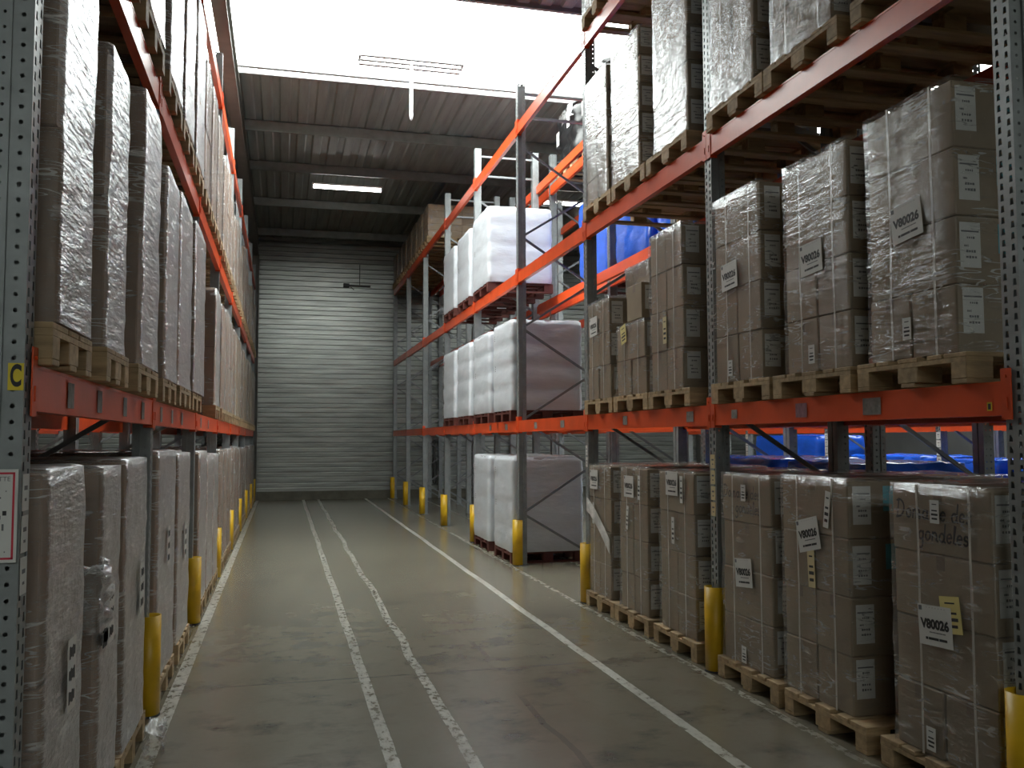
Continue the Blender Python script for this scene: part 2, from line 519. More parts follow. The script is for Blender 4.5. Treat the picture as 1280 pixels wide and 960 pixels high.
def deck(y0, y1, nm):
    mb = MB()
    p = 0.30
    x = XL
    pts = []
    while x < XR + .01:
        pts += [(x, 0), (x + .14, 0), (x + .17, .028), (x + .27, .028)]
        x += p
    for (a, b) in zip(pts, pts[1:]):
        mb.quad((a[0], y0, ZD + a[1]), (a[0], y1, ZD + a[1]), (b[0], y1, ZD + b[1]), (b[0], y0, ZD + b[1]))
    mb.box((XL, y0, ZD + .10), (XR + .3, y1, ZD + .16))
    return mb.mesh(nm, M['roof'])
struct('ceiling', deck(SK1, Y1, 'ceiling'))
struct('ceiling', deck(SB1, SK0, 'ceiling'))
struct('ceiling', deck(Y0, SB0, 'ceiling'))
k = 0
for (a, b) in ((SK0, SK1), (SB0, SB1)):
    k += 1
    mb = MB(); mb.box((XL, a, ZD + .03), (XR, b, ZD + .05))
    w = struct('window_%d' % k, mb.mesh('skylight_pane', M['daylight']))  # the second pane is an added light source, out of view
    mb = MB()
    for y in (b - 0.26,):
        mb.box((XL, y - .035, ZD - .06), (XR, y + .035, ZD + .02))
    mb.box((XL, a - .06, ZD - .05), (XR, a + .0, ZD + .16))
    mb.box((XL, b, ZD - .05), (XR, b + .06, ZD + .16))
    f = put('window_frame', mb.mesh('skylight_frame', M['bar']), w)
    f['kind'] = 'structure'
# purlins
tn = 0
for y in (8.4, 5.8, 3.2, 0.6, -2.2, 16.25, 18.65, 21.5, 24.6):
    tn += 1
    mb = MB()
    mb.box((XL, y - .005, ZD - .20), (XR, y + .005, ZD - .002))
    mb.box((XL, y - .05, ZD - .205), (XR, y + .005, ZD - .195))
    mb.box((XL, y - .005, ZD - .012), (XR, y + .06, ZD - .002))
    struct('trim_%d' % tn, mb.mesh('purlin', M['purlin']))
# rafters along the aisle and the columns that carry them
for x in (-0.79, 6.6, 12.6):
    tn += 1
    mb = MB()
    h0 = ZD - .58
    mb.box((x - .085, Y0, h0), (x + .085, Y1, h0 + .02)); mb.box((x - .085, Y0, ZD - .23), (x + .085, Y1, ZD - .21))
    mb.box((x - .012, Y0, h0 + .02), (x + .012, Y1, ZD - .23))
    struct('trim_%d' % tn, mb.mesh('rafter', M['rafter']))
    tn += 1
    mb = MB()
    mb.box((x - .10, 25.45, 0), (x - .085, 25.72, h0)); mb.box((x + .085, 25.45, 0), (x + .10, 25.72, h0))
    mb.box((x - .085, 25.57, 0), (x + .085, 25.59, h0))
    struct('trim_%d' % tn, mb.mesh('column', M['rafter']))
# back wall: horizontal steel cladding over a stained plinth
mb = MB()
prof = [(0.24, 0.0)]
z = 0.24
i = 0
while z < ZD + .3:
    a = (0.085, 0.075, 0.11, 0.08)[i % 4]
    prof += [(z + a, 0.0), (z + a + .012, .045), (z + a + .038, .045), (z + a + .050, 0.0)]
    z += a + .050
    i += 1
for (a, b) in zip(prof, prof[1:]):
    mb.quad((XL, Y1 + a[1], a[0]), (XR, Y1 + a[1], a[0]), (XR, Y1 + b[1], b[0]), (XL, Y1 + b[1], b[0]))
mb.box((XL, Y1 + .05, .24), (XR, Y1 + .15, ZD + .2))
struct('wall_back', mb.mesh('wall_back', M['wallsheet']))
mb = MB(); mb.box((XL, Y1 - .03, 0), (XR, Y1 + .15, .24)); struct('baseboard_back', mb.mesh('baseboard_back', M['plinth']))
mb = MB(); mb.box((XL - .2, Y0, 0), (XL, Y1 + .2, ZD + .4)); struct('wall_left', mb.mesh('wall_left', M['wallplain']))
mb = MB(); mb.box((XR, Y0, 0), (XR + .2, Y1 + .2, ZD + .4)); struct('wall_right', mb.mesh('wall_right', M['wallplain']))
mb = MB(); mb.box((XL - .2, Y0 - .2, 0), (XR + .2, Y0, ZD + .4)); struct('wall_front', mb.mesh('wall_front', M['wallplain']))

# ------------------------------------------------------------------ racks
BAY = 2.8
NB = 8
YR, YLF = 3.19, 3.13
LV = (0.0, 1.912, 3.905, 5.945)        # top of the beams of each level (0 = floor)
BH = 0.15
HP = 6.5

def post_mesh(s):
    """perforated rack post; x=0 is the aisle face, +x*s leads away from the aisle"""
    def fn():
        mb = MB()
        w, d1, d2 = 0.05, 0.062, 0.105
        def Q(a, b, c, d):
            mb.quad(a, b, c, d) if s > 0 else mb.quad(d, c, b, a)
        def hole_cell(P, u0, u1, z0, z1, uc, zc, hw, hh, n):
            """a cell of sheet with a hole; P(u,z) places it"""
            if n == 4:
                inn = [(uc - hw, zc - hh), (uc + hw, zc - hh), (uc + hw * .7, zc + hh), (uc - hw * .7, zc + hh)]
                out = [(u0, z0), (u1, z0), (u1, z1), (u0, z1)]
                for i in range(4):
                    j = (i + 1) % 4
                    Q(P(*out[i]), P(*out[j]), P(*inn[j]), P(*inn[i]))
            else:
                um, zm = uc, zc
                out = [(u0, z0), (um, z0), (u1, z0), (u1, zm), (u1, z1), (um, z1), (u0, z1), (u0, zm)]
                inn = [(uc + hw * math.cos(a), zc + hw * math.sin(a)) for a in [PI * (1.25 + .25 * q) for q in range(8)]]
                for i in range(8):
                    j = (i + 1) % 8
                    Q(P(*out[i]), P(*out[j]), P(*inn[j]), P(*inn[i]))
        nrow = int(HP / .05)
        for r in range(nrow):
            z0, z1 = r * .05, (r + 1) * .05
            for (u0, u1, uc, dz_) in ((-w, 0, -.026, -.0125), (0, w, .026, .0125)):
                P = lambda u, z: (0, -u, z)
                hole_cell(P, u0, u1, z0, z1, uc, (z0 + z1) / 2 + dz_ * .9, .0100, .0145, 4)
            for sg in (-1, 1):
                P = (lambda u, z: (u * s, -w, z)) if sg < 0 else (lambda u, z: (-u * s, w, z))
                u0, u1 = (0, d1) if sg < 0 else (-d1, 0)
                hole_cell(P, u0, u1, z0, z1, (u0 + u1) / 2, (z0 + z1) / 2, .0075, .0075, 8)
                P2 = (lambda u, z: (u * s, -w - .010, z)) if sg < 0 else (lambda u, z: (-u * s, w + .010, z))
                u0, u1 = (d1, d2) if sg < 0 else (-d2, -d1)
                hole_cell(P2, u0, u1, z0, z1, (u0 + u1) / 2, (z0 + z1) / 2, .0055, .0055, 8)
        for sg in (-1, 1):
            y = sg * w; y2 = sg * (w + .010)
            a, b, c, d = (d1 * s, y, 0), (d1 * s, y2, 0), (d1 * s, y2, HP), (d1 * s, y, HP)
            Q(a, b, c, d) if sg < 0 else Q(d, c, b, a)
            y3 = sg * .006
            a, b, c, d = (d2 * s, y2, 0), (d2 * s, y3, 0), (d2 * s, y3, HP), (d2 * s, y2, HP)
            Q(a, b, c, d) if sg < 0 else Q(d, c, b, a)
        return mb.mesh('rack_post', M['post'])
    return cached(('post', s), fn)

def brace_mesh(depth):
    def fn():
        mb = MB()
        x0, x1 = .06, depth - .06
        z, front = 0.05, False
        pts = [(x1, 0, 0.10)]
        zz = 0.68
        while zz < 6.0:
            pts.append((x0 if len(pts) % 2 else x1, 0, zz))
            zz += 0.62
        for p, q in zip(pts, pts[1:]):
            mb.bar(p, q, .03, .022, up=(0, 1, 0))
        return mb
    def m():
        return fn().mesh('brace', M['brace'])
    return cached(('brace', round(depth, 3)), m)

def hbar_mesh(depth):
    def fn():
        mb = MB()
        mb.bar((.06, 0, 0), (depth - .06, 0, 0), .04, .03)
        return mb.mesh('cross_bar', M['brace'])
    return cached(('hbar', round(depth, 3)), fn)

def foot_mesh():
    def fn():
        mb = MB()
        mb.box((-.01, -.075, 0), (.13, .075, .008))
        for y in (-.06, .06):
            mb.tube([(.06, y, .008), (.06, y, .022)], .008, 6)
        return mb.mesh('foot_plate', M['brace'])
    return cached('foot', fn)

def beam_mesh(s):
    """orange step beam between posts; local x=0 is the aisle face"""
    def fn():
        mb = MB()
        a, b = .056, BAY - .056
        mb.box((0, a, -BH), (.048 * s, b, -.030))
        mb.box((0, a, -.030), (.030 * s, b, 0))
        mb.box((-.0022 * s, a, -BH), (0, b, -BH + .012))
        mb.box((-.0022 * s, a, -.012), (0, b, 0))
        return mb.mesh('beam', M['orange'])
    return cached(('beam', s), fn)

def conn_mesh(s, e):
    """hooked end plate that laps over half of the post face"""
    def fn():
        mb = MB()
        y0, y1 = (.003, .060) if e > 0 else (-.060, -.003)
        mb.box((-.006 * s, y0, -BH - .018), (-.001 * s, y1, .055))
        ye = .058 if e > 0 else -.058
        mb.box((-.006 * s, ye - .003, -BH - .018), (.050 * s, ye + .003, .055))
        yc = (y0 + y1) / 2
        mb.box((-.010 * s, yc - .006, -.12), (-.006 * s, yc + .006, -.07))
        mb.tube([(-.012 * s, yc, .02), (-.006 * s, yc, .02)], .007, 6)
        return mb.mesh('connector', M['orange'])
    return cached(('conn', s, e), fn)

def rack(label, xf, s, depth, yoff, bays, levels=(1, 2, 3), rear=True, conns=6, skip=()):
    """xf: aisle face of the front posts, s: direction away from the aisle"""
    R_ = thing('pallet_rack', label, 'pallet rack', (xf, yoff, 0))
    frames = []
    for k in range(bays + 1):
        fr = put('upright_frame', None, R_, (0, k * BAY, 0))
        fr.empty_display_size = .1
        put('post', post_mesh(s), fr)
        put('post', post_mesh(-s), fr, (depth * s, 0, 0))
        b = put('brace', brace_mesh(depth), fr, (0, 0, 0), 0 if s > 0 else PI)
        for z in (6.05, 6.38):
            put('cross_bar', hbar_mesh(depth), fr, (0, 0, z), 0 if s > 0 else PI)
        put('foot_plate', foot_mesh(), fr, (0, 0, 0), 0 if s > 0 else PI)
        frames.append(fr)
    for k in range(bays):
        for l in levels:
            if (k, l) in skip:
                continue
            b = put('beam', beam_mesh(s), R_, (-.006 * s, k * BAY, LV[l]))
            if k < conns:
                put('connector', conn_mesh(s, 1), b)
                put('connector', conn_mesh(s, -1), b, (0, BAY, 0))
            if rear:
                put('beam', beam_mesh(-s), R_, ((depth + .006) * s, k * BAY, LV[l]))
    return R_, frames

XRF, XLF, DEP = 3.04, -0.785, 1.10
right_rack, RFr = rack('orange and grey pallet rack holding the white wrapped loads along the right of the aisle', XRF, 1, DEP, YR, NB)
left_rack, LFr = rack('orange and grey pallet rack with the letter C plate along the left of the aisle', XLF, -1, DEP, YLF, NB)
XB = XRF + DEP + 0.21
back_rack, BFr = rack('orange and grey pallet rack of blue loads standing back to back behind the right rack', XB, 1, DEP, YR, NB, conns=0)
X3 = 9.3
third_rack, TFr = rack('far orange rack across the next aisle, seen through gaps under the right rack', X3, 1, DEP, YR - .4, 6, levels=(1, 2), conns=0)
XLB = XLF - DEP - 0.22
lback_rack, LBFr = rack('orange and grey pallet rack hidden behind the left rack, seen through its gaps', XLB, -1, DEP, YLF, 5, levels=(1, 2), conns=0)

def plate_mb(mb, F, w, h, mi, t=.0012, c=(0, 0)):
    mb.fbox(F, (c[0] - w / 2, c[1] - h / 2, 0), (c[0] + w / 2, c[1] + h / 2, t), mi)

# stickers on the beams of the lowest level, small location labels on posts
def beam_sticker(rk, k, s, y, w, h, m):
    F = Fr((-.0095 * s, k * BAY + y, LV[1] - BH / 2 - .002), (0, -s, 0), (0, 0, 1))
    mb = MB(); plate_mb(mb, F, w, h, 0)
    put('sticker', mb.mesh('sticker', m), rk)
for (y, w, h, m) in ((0.95, .15, .09, 'sticker'), (1.62, .12, .085, 'sticker2'), (2.45, .08, .06, 'sticker')):
    beam_sticker(right_rack, 0, 1, y, w, h, M[m])
for (k_, y, w) in ((1, .35, .12), (1, 1.7, .1), (2, .8, .14), (2, 1.9, .12), (3, .6, .14), (3, 1.6, .12)):
    beam_sticker(right_rack, k_, 1, y, w, .08, M['sticker'])
for (k_, y) in ((0, .55), (0, 1.10), (0, 1.75), (0, 2.35), (1, .35), (1, .95), (1, 1.6), (2, .5), (2, 1.4)):
    beam_sticker(left_rack, k_, -1, y, .10, .095, M['sticker'])
# small yellow edged tag at the near end of the lowest right beam
F = Fr((-.0095, .13, LV[1] - BH + .042), (0, -1, 0), (0, 0, 1))
mb = MB(); plate_mb(mb, F, .028, .038, 0); plate_mb(mb, F, .016, .026, 1, .0018)
put('tag', mb.mesh('tag', [M['ysign'], M['ink']]), right_rack)

def post_tags(fr, s, zs, h, mat, w=.07, rk=None):
    for z in zs:
        F = Fr((-.0015 * s, 0, z), (0, -s, 0), (0, 0, 1))
        mb = MB(); plate_mb(mb, F, w, h, 0)
        plate_mb(mb, F, w * .5, h * .12, 1, .0016, (0, h * .12)); plate_mb(mb, F, w * .3, h * .08, 1, .0016, (0, -h * .2))
        put('location_label', mb.mesh('location_label', [mat, M['greyink']]), fr)
post_tags(RFr[1], 1, (1.50, 1.385, 1.27, 1.155), .10, M['cream'], .066)
post_tags(LFr[0], -1, (1.505, 1.375, 1.245), .115, M['paper'], .072)
post_tags(RFr[2], 1, (1.55, 1.43), .10, M['paper'], .05)
for q in range(6):
    post_tags(TFr[q], 1, (1.70, 1.58, 1.46, 1.34), .10, M['paper'], .085)

# letter C plate and red edged load notice on the near left upright
mb = MB()
F = Fr((-.0225, -.0515, 1.866), (1, 0, 0), (0, 0, 1))
plate_mb(mb, F, .045, .085, 0)
text_mb(mb, Fr(F.o, F.r * .50, F.u), 'C', .092, 1, ext=.0036, bold=.0035, res=8)
# C drawn a little narrower than the font's
o = put('letter_plate', mb.mesh('letter_plate', [M['ysign'], M['ink']]), LFr[0])
o['label'] = 'yellow plate with black letter C'
mb = MB()
F = Fr((-.111, -.0635, 1.437), (1, 0, 0), (0, 0, 1))
plate_mb(mb, F, .215, .285, 0, .002)
for (w, h, c) in ((.195, .006, (0, .130)), (.195, .006, (0, -.130)), (.006, .266, (-.096, 0)), (.006, .266, (.096, 0))):
    plate_mb(mb, F, w, h, 1, .0028, c)
text_mb(mb, Fr(F(.048, .112), F.r, F.u), 'PALETTE', .020, 2, ext=.003)
for (x, zz, w, h) in ((.05, .03, .006, .03), (.05, -.03, .006, .03), (.05, -.08, .006, .025), (.068, -.035, .006, .02), (.02, .03, .004, .14),
                      (.075, .075, .003, .004), (.075, -.11, .003, .004), (.06, .055, .003, .006), (.06, -.005, .003, .012), (-.02, 0, .07, .16)):
    plate_mb(mb, F, w, h, 2, .0026, (x, zz))
plate_mb(mb, F, .011, .014, 3, .003, (.072, .008))
o = put('load_notice', mb.mesh('load_notice', [M['paper'], M['red'], M['greyink'], M['ink']]), LFr[0])
o['label'] = 'white load notice with a red border'

# ------------------------------------------------------------------ yellow guards in front of the posts
ORD = ('first', 'second', 'third', 'fourth', 'fifth', 'sixth', 'seventh', 'eighth', 'ninth')
def guard_mesh(s):
    def fn():
        mb = MB()
        R0, R1, H = .074, .066, .60
        prof = [(.055, -1)] 
        outer = [(.055 * s, -R0)] + [(-R0 * math.sin(a) * s * .85, -R0 * math.cos(a)) for a in [PI * q / 14 for q in range(15)]] + [(.055 * s, R0)]
        inner = [(.055 * s, -R1)] + [(-R1 * math.sin(a) * s * .85, -R1 * math.cos(a)) for a in [PI * q / 14 for q in range(15)]] + [(.055 * s, R1)]
        n = len(outer)
        vs = [(x, y, .012) for x, y in outer] + [(x, y, H) for x, y in outer] + [(x, y, .012) for x, y in inner] + [(x, y, H) for x, y in inner]
        fs = []
        for i in range(n - 1):
            fs += [(i, i + 1, n + i + 1, n + i), (2 * n + i + 1, 2 * n + i, 3 * n + i, 3 * n + i + 1),
                   (n + i, n + i + 1, 3 * n + i + 1, 3 * n + i), (i + 1, i, 2 * n + i, 2 * n + i + 1)]
        fs += [(0, n, 3 * n, 2 * n), (n - 1, 3 * n - 1, 4 * n - 1, 2 * n - 1)]
        if s < 0:
            fs = [tuple(reversed(f)) for f in fs]
        mb.add(vs, fs)
        return mb.mesh('guard_shell', M['yellow'], True)
    return cached(('guard', s), fn)
def guard_base(s):
    def fn():
        mb = MB()
        pts = [(-.078 * math.sin(a) * s * .85, -.078 * math.cos(a)) for a in [PI * q / 10 for q in range(11)]]
        vs = [(x, y, 0) for x, y in pts] + [(x, y, .012) for x, y in pts]
        n = len(pts)
        fs = [(i, i + 1, n + i + 1, n + i) for i in range(n - 1)] + [tuple(range(n, 2 * n)), (n - 1, 0, n, 2 * n - 1)]
        mb.add(vs, fs)
        return mb.mesh('guard_base', M['dark'])
    return cached(('gbase', s), fn)
def guard(x, y, s, label, grp):
    g = tag(put('post_guard', guard_mesh(s), None, (x, y, 0)), label, 'post guard', grp)
    put('guard_base', guard_base(s), g)
for k in range(NB + 1):
    guard(XRF - .014, YR + k * BAY, 1, 'yellow steel guard at the foot of the %s post of the right rack' % ORD[k], 'yellow guards of the right rack')
for k in range(1, NB + 1):
    guard(XLF + .014, YLF + k * BAY, -1, 'yellow steel guard at the foot of the %s post of the left rack' % ORD[k], 'yellow guards of the left rack')

# ------------------------------------------------------------------ pallets
PL, PW, PH = 1.2, 0.8, 0.144
def pallet_parts(L, W):
    def deck_():
        mb = MB()
        for i, (w) in enumerate((.145, .10, .145, .10, .145)):
            y = (-W / 2 + .0725, -W / 4 + .01, 0, W / 4 - .01, W / 2 - .0725)[i]
            mb.cbox((-L / 2, y - w / 2, .122), (L / 2, y + w / 2, .144), .003)
        for x in (-L / 2 + .0725, 0, L / 2 - .0725):
            mb.box((x - .0725, -W / 2, .1), (x + .0725, W / 2, .122))
        return mb.mesh('deck_planks', M['wood'])
    def block_():
        mb = MB(); mb.cbox((-.0725, -.05, 0), (.0725, .05, .078), .003)
        return mb.mesh('block', M['wood'])
    def mblock_():
        mb = MB(); mb.cbox((-.0725, -.0725, 0), (.0725, .0725, .078), .003)
        return mb.mesh('block', M['wood'])
    def run_():
        mb = MB(); mb.cbox((-L / 2, -.05, 0), (L / 2, .05, .022), .003)
        return mb.mesh('runner', M['wood'])
    c = lambda k, f: cached((k, L, W), f)
    return c('pd', deck_), c('pb', block_), c('pmb', mblock_), c('pr', run_)

def pallet_single(L, W, mk):
    def fn():
        mb = MB()
        for y, w in ((-W / 2 + .06, .12), (-W / 4, .1), (0, .12), (W / 4, .1), (W / 2 - .06, .12)):
            mb.box((-L / 2, y - w / 2, .122), (L / 2, y + w / 2, .144))
        for x in (-L / 2 + .07, 0, L / 2 - .07):
            mb.box((x - .07, -W / 2, .1), (x + .07, W / 2, .1221))
            for y in (-W / 2 + .05, 0, W / 2 - .05):
                mb.box((x - .07, y - .05, .0215), (x + .07, y + .05, .1005))
        for y in (-W / 2 + .05, 0, W / 2 - .05):
            mb.box((-L / 2, y - .05, 0), (L / 2, y + .05, .022))
        return mb.mesh('wooden_pallet', M[mk])
    return cached(('ps', L, W, mk), fn)

def pallet(xc, yc, z, label, L=PL, W=PW, fine=False, mk='wood', group='wooden pallets'):
    z += .0015
    rz = rnd.uniform(-.004, .004)
    if not fine:
        o = put('wooden_pallet', pallet_single(L, W, mk), None, (xc, yc, z), rz)
        return tag(o, label, 'pallet', group)
    t = thing('wooden_pallet', label, 'pallet', (xc, yc, z), group)
    t.rotation_euler = (0, 0, rz)
    d, b, m_, r = pallet_parts(L, W)
    put('deck_planks', d, t)
    for y in (-W / 2 + .05, 0, W / 2 - .05):
        for x in (-L / 2 + .0725, 0, L / 2 - .0725):
            put('block', b if y else m_, t, (x, y, .022))
        put('runner', r, t, (0, y, 0))
    return t

# ------------------------------------------------------------------ labels and handwriting
def side_label_mesh(wd, ht, v):
    def fn():
        mb = MB()
        F = Fr((0, 0, 0), (1, 0, 0), (0, 0, 1))
        plate_mb(mb, F, wd, ht, 0, .0012)
        r = random.Random(v)
        plate_mb(mb, F, wd * .86, ht * .035, 1, .0017, (0, ht * .30))
        for (x, z, w, h) in ((.02, .16, .40, .05), (-.2, -.02, .22, .05), (.02, -.14, .48, .055), (.04, -.27, .55, .06)):
            n = 4
            for q in range(n):
                plate_mb(mb, F, wd * w / n * r.uniform(.5, .9), ht * h * r.uniform(.7, 1.1), 1, .0017, (wd * (x + w * ((q + .5) / n - .5)), ht * z))
        return mb.mesh('label', [M['paper'], M['greyink']])
    return cached(('sl', wd, ht, v), fn)
def blue_mesh():
    def fn():
        mb = MB(); plate_mb(mb, Fr((0, 0, 0), (1, 0, 0), (0, 0, 1)), .10, .14, 0)
        return mb.mesh('sticker', M['cyan'])
    return cached('blue', fn)
def code_label_mesh(s):
    """the big sheet with the stock code"""
    def fn():
        mb = MB()
        F = Fr((0, 0, 0), (0, -s, 0), (0, 0, 1))
        w, h = .225, .19
        plate_mb(mb, F, w, h, 0, .0012)
        text_mb(mb, Fr(F(0, .004), F.r, F.u), 'V80026', .060, 1, ext=.002, bold=.0032)
        for q in range(6):
            plate_mb(mb, F, .016 + .008 * (q % 3), .012, 1, .0017, (-.06 + .024 * q, -.062))
        for q in range(5):
            plate_mb(mb, F, .02, .005, 2, .0017, (-.03 + .022 * q, -.032))
        plate_mb(mb, F, .022, .022, 2, .0017, (-w / 2 + .018, h / 2 - .018))
        for q in range(7):
            plate_mb(mb, F, .003, .004, 2, .0017, (-.05 + .02 * q, h / 2 - .012))
        return mb.mesh('code_label', [M['paper'], M['ink'], M['greyink']])
    return cached(('code', s), fn)
def tag_mesh(s, w, h, mk):
    def fn():
        mb = MB()
        F = Fr((0, 0, 0), (0, -s, 0), (0, 0, 1))
        plate_mb(mb, F, w, h, 0, .0012)
        for q, z in enumerate((.32, .05, -.12, -.3)):
            plate_mb(mb, F, w * (.5, .6, .7, .6)[q], h * (.04, .06, .09, .08)[q], 1, .0017, (0, h * z))
        return mb.mesh('paper_tag', [M[mk], M['ink']])
    return cached(('tag', s, w, h, mk), fn)

def arc(cx, cy_, rx, ry, a0, a1, n=10):
    return [(cx + rx * math.cos(math.radians(a0 + (a1 - a0) * i / n)), cy_ + ry * math.sin(math.radians(a0 + (a1 - a0) * i / n))) for i in range(n + 1)]
GL = {
    'D': (1.5, [[(.1, -.1), (.25, 2.1)], [(-.1, 1.9)] + arc(.25, 1.0, 1.0, 1.05, 85, -85) + [(0, -.1)]]),
    'o': (1.0, [arc(.45, .5, .38, .5, 80, 440, 12)]),
    'm': (1.5, [[(.05, 0), (.08, 1)], arc(.35, .55, .27, .45, 170, 0, 6) + [(.62, 0)], arc(.9, .55, .27, .45, 170, 0, 6) + [(1.2, 0), (1.4, .1)]]),
    'a': (1.05, [arc(.42, .48, .38, .48, 40, 390, 12), [(.82, .95), (.8, .1), (1.0, 0)]]),
    'i': (.5, [[(.15, .95), (.15, .1), (.4, 0)], [(.18, 1.45), (.22, 1.55)]]),
    'n': (1.05, [[(.05, 0), (.08, 1)], arc(.42, .5, .32, .48, 170, 0, 7) + [(.76, .1), (1.0, 0)]]),
    'e': (.9, [[(.05, .5), (.75, .6)] + arc(.42, .5, .36, .5, 15, 320, 10)]),
    's': (.8, [arc(.4, .75, .28, .25, 30, 260, 7) + arc(.38, .25, .30, .27, 80, -150, 7)]),
    'd': (1.05, [arc(.42, .48, .38, .48, 40, 390, 12), [(.85, 2.0), (.80, .1), (1.0, 0)]]),
    'g': (1.0, [arc(.42, .5, .36, .46, 40, 390, 12), [(.78, .95), (.78, -.5)] + arc(.42, -.6, .36, .35, 0, -160, 7)]),
    'l': (.5, [[(.1, .1), (.3, 1.9), (.12, 1.95), (.12, .1), (.45, 0)]]),
    ' ': (.7, []),
}
def handwriting(text_rows, s, xh, w):
    mb = MB()
    F = Fr((0, 0, 0), (0, -s, 0), (0, 0, 1))
    for (x0, z0, txt) in text_rows:
        x = x0
        for ch in txt:
            adv, st = GL[ch]
            for line in st:
                for p, q in zip(line, line[1:]):
                    a = (x + p[0] * xh + p[1] * xh * .12, z0 + p[1] * xh); b = (x + q[0] * xh + q[1] * xh * .12, z0 + q[1] * xh)
                    d = Vector((b[0] - a[0], b[1] - a[1]))
                    if d.length < 1e-6:
                        continue
                    d.normalize(); nn = Vector((-d.y, d.x)) * w / 2; d = d * w * .4
                    mb.quad(F(a[0] - d.x - nn.x, a[1] - d.y - nn.y, .001), F(b[0] + d.x - nn.x, b[1] + d.y - nn.y, .001),
                            F(b[0] + d.x + nn.x, b[1] + d.y + nn.y, .001), F(a[0] - d.x + nn.x, a[1] - d.y + nn.y, .001))
            x += adv * xh * 1.14
    return mb.mesh('handwriting', M['ink'])

def carton_mesh(dx, dy, dz, mk, halfline):
    def fn():
        mb = MB()
        mb.cbox((-dx / 2, -dy / 2, 0), (dx / 2, dy / 2, dz), .006, 0)
        # butted top flaps under a strip of tape, running down the ends
        mb.box((-dx / 2 + .01, -.03, dz), (dx / 2 - .01, .03, dz + .0012), 1)
        for x in (-dx / 2, dx / 2):
            mb.box((x - .0010, -.028, dz - .07), (x + .0010, .028, dz - .004), 1)
        return mb.mesh('carton', [M[mk], M['seam']])
    return cached(('carton', round(dx, 3), round(dy, 3), round(dz, 3), mk, halfline), fn)

LVN = ('on the floor', 'on the lower beams', 'on the middle beams', 'on the top beams')
SLOT = {1: ('only',), 2: ('nearer', 'farther'), 3: ('nearest', 'middle', 'farthest')}

def carton_load(s, xf, y0, y1, base, dep, tiers, label, group, cat='wrapped boxes', mk='card', film='film', split=(), top=None,
                side_labels=True, straps=True, seed=0, deep=2, name='carton_load', jit=.006, cover=1.0, blues=(0, 1, 2, 3), amp=.006, step=.07,
                film_r=.02, fine=True):
    """tiers: list of tier heights; origin at the middle of the load's foot"""
    w = y1 - y0
    xc = xf + s * dep / 2
    t = thing(name, label, cat, (xc, (y0 + y1) / 2, base), group)
    r = random.Random(seed)
    z = .001
    fx = -s * dep / 2
    for i, h in enumerate(tiers):
        cols = ((-w / 2, w / 2),) if i not in split else ((-w / 2, -.002), (.002, w / 2))
        for dq in range(deep):
            cd = dep / deep
            for ci, (a, b) in enumerate(cols):
                jx = r.uniform(-jit, jit) * (1 if dq == 0 else .3); jy = r.uniform(-jit, jit) * .6
                me = carton_mesh(cd - .006, (b - a) - .008, h - .003, mk, 0)
                c = put('carton', me, t, (fx + s * cd * (dq + .5) + jx, (a + b) / 2 + jy, z), r.uniform(-.006, .006))
                if side_labels and ci == 0 and fine:
                    lx = fx + s * (cd * dq + (.085 if dq == 0 else .10)) - (fx + s * cd * (dq + .5))
                    yy = -(b - a) / 2 + .004 - .0005
                    put('label', side_label_mesh(.115, min(.215, h * .66), r.randint(1, 4)), c, (lx + r.uniform(-.01, .01), yy, h * (.58 + r.uniform(-.04, .04))))
                    if i in blues and dq == 0:
                        put('sticker', blue_mesh(), c, (lx + s * (.20 + r.uniform(-.015, .015)), yy, h * .68))
        z += h
    H = z
    if straps:
        for q in (-.29, .22):
            yy = q * w + r.uniform(-.02, .02)
            mb = MB()
            X0 = fx - s * .012
            pts = [(X0, yy + r.uniform(-.004, .004), .0)] + [(X0, yy + r.uniform(-.006, .006), H * kk / 4) for kk in (1, 2, 3)] + [(X0, yy, H + .006), (-X0, yy, H + .006), (-X0, yy, 0)]
            for p, q2 in zip(pts, pts[1:]):
                mb.bar(p, q2, .013, .0016, up=(1, 0, 0) if abs(p[0] - q2[0]) < .01 else (0, 0, 1))
            put('strap', mb.mesh('strap', M['strap']), t)
    if film:
        key = ('film', round(dep, 2), round(w, 2), round(H, 2), film, seed if fine else 0, cover)
        me = cached(key, lambda: wrap_mesh('stretch_film', M[film], dep + .026, w + .026, H * cover + .012, r=film_r, amp=amp, seed=seed + 1,
                                           tiers=len(tiers), tb=.003, step=step, flare=.006))
        put('stretch_film', me, t, (0, 0, .001))
    t['h'] = H
    del t['h']
    return t, xc, fx, H

def fronts(t, s, fx, y0, y1, base, items):
    """paper fixed on the aisle face. items: (kind, Yworld, Zworld, tilt)"""
    yc = (y0 + y1) / 2
    for (kind, Y, Z, tilt) in items:
        if kind == 'code':
            me = code_label_mesh(s); nm = 'code_label'
        elif kind == 'tag':
            me = tag_mesh(s, .062, .11, 'paper'); nm = 'paper_tag'
        elif kind == 'slip':
            me = tag_mesh(s, .13, .17, 'yslip'); nm = 'yellow_slip'
        elif kind == 'strip':
            me = tag_mesh(s, .07, .22, 'cream'); nm = 'paper_strip'
        else:
            me = tag_mesh(s, .05, .21, 'paper'); nm = 'paper_strip'
        lift = {'code': .020, 'slip': .0185, 'strip': .0195}.get(kind, .0205)
        o = put(nm, me, t, (fx - s * lift, Y - yc, Z - base))
        o.rotation_euler = (tilt * -s, 0, 0)

# ------------------------------------------------------------------ right rack: strapped cartons in the two near bays
T4 = lambda h: [h / 4] * 4
PX = 2.99 + PL / 2
def rslot(bay, lev, which, n=3):
    return '%s, right rack, %s bay, %s of %s' % (LVN[lev], ORD[bay], SLOT[n][which], ('one', 'two', 'three')[n - 1])

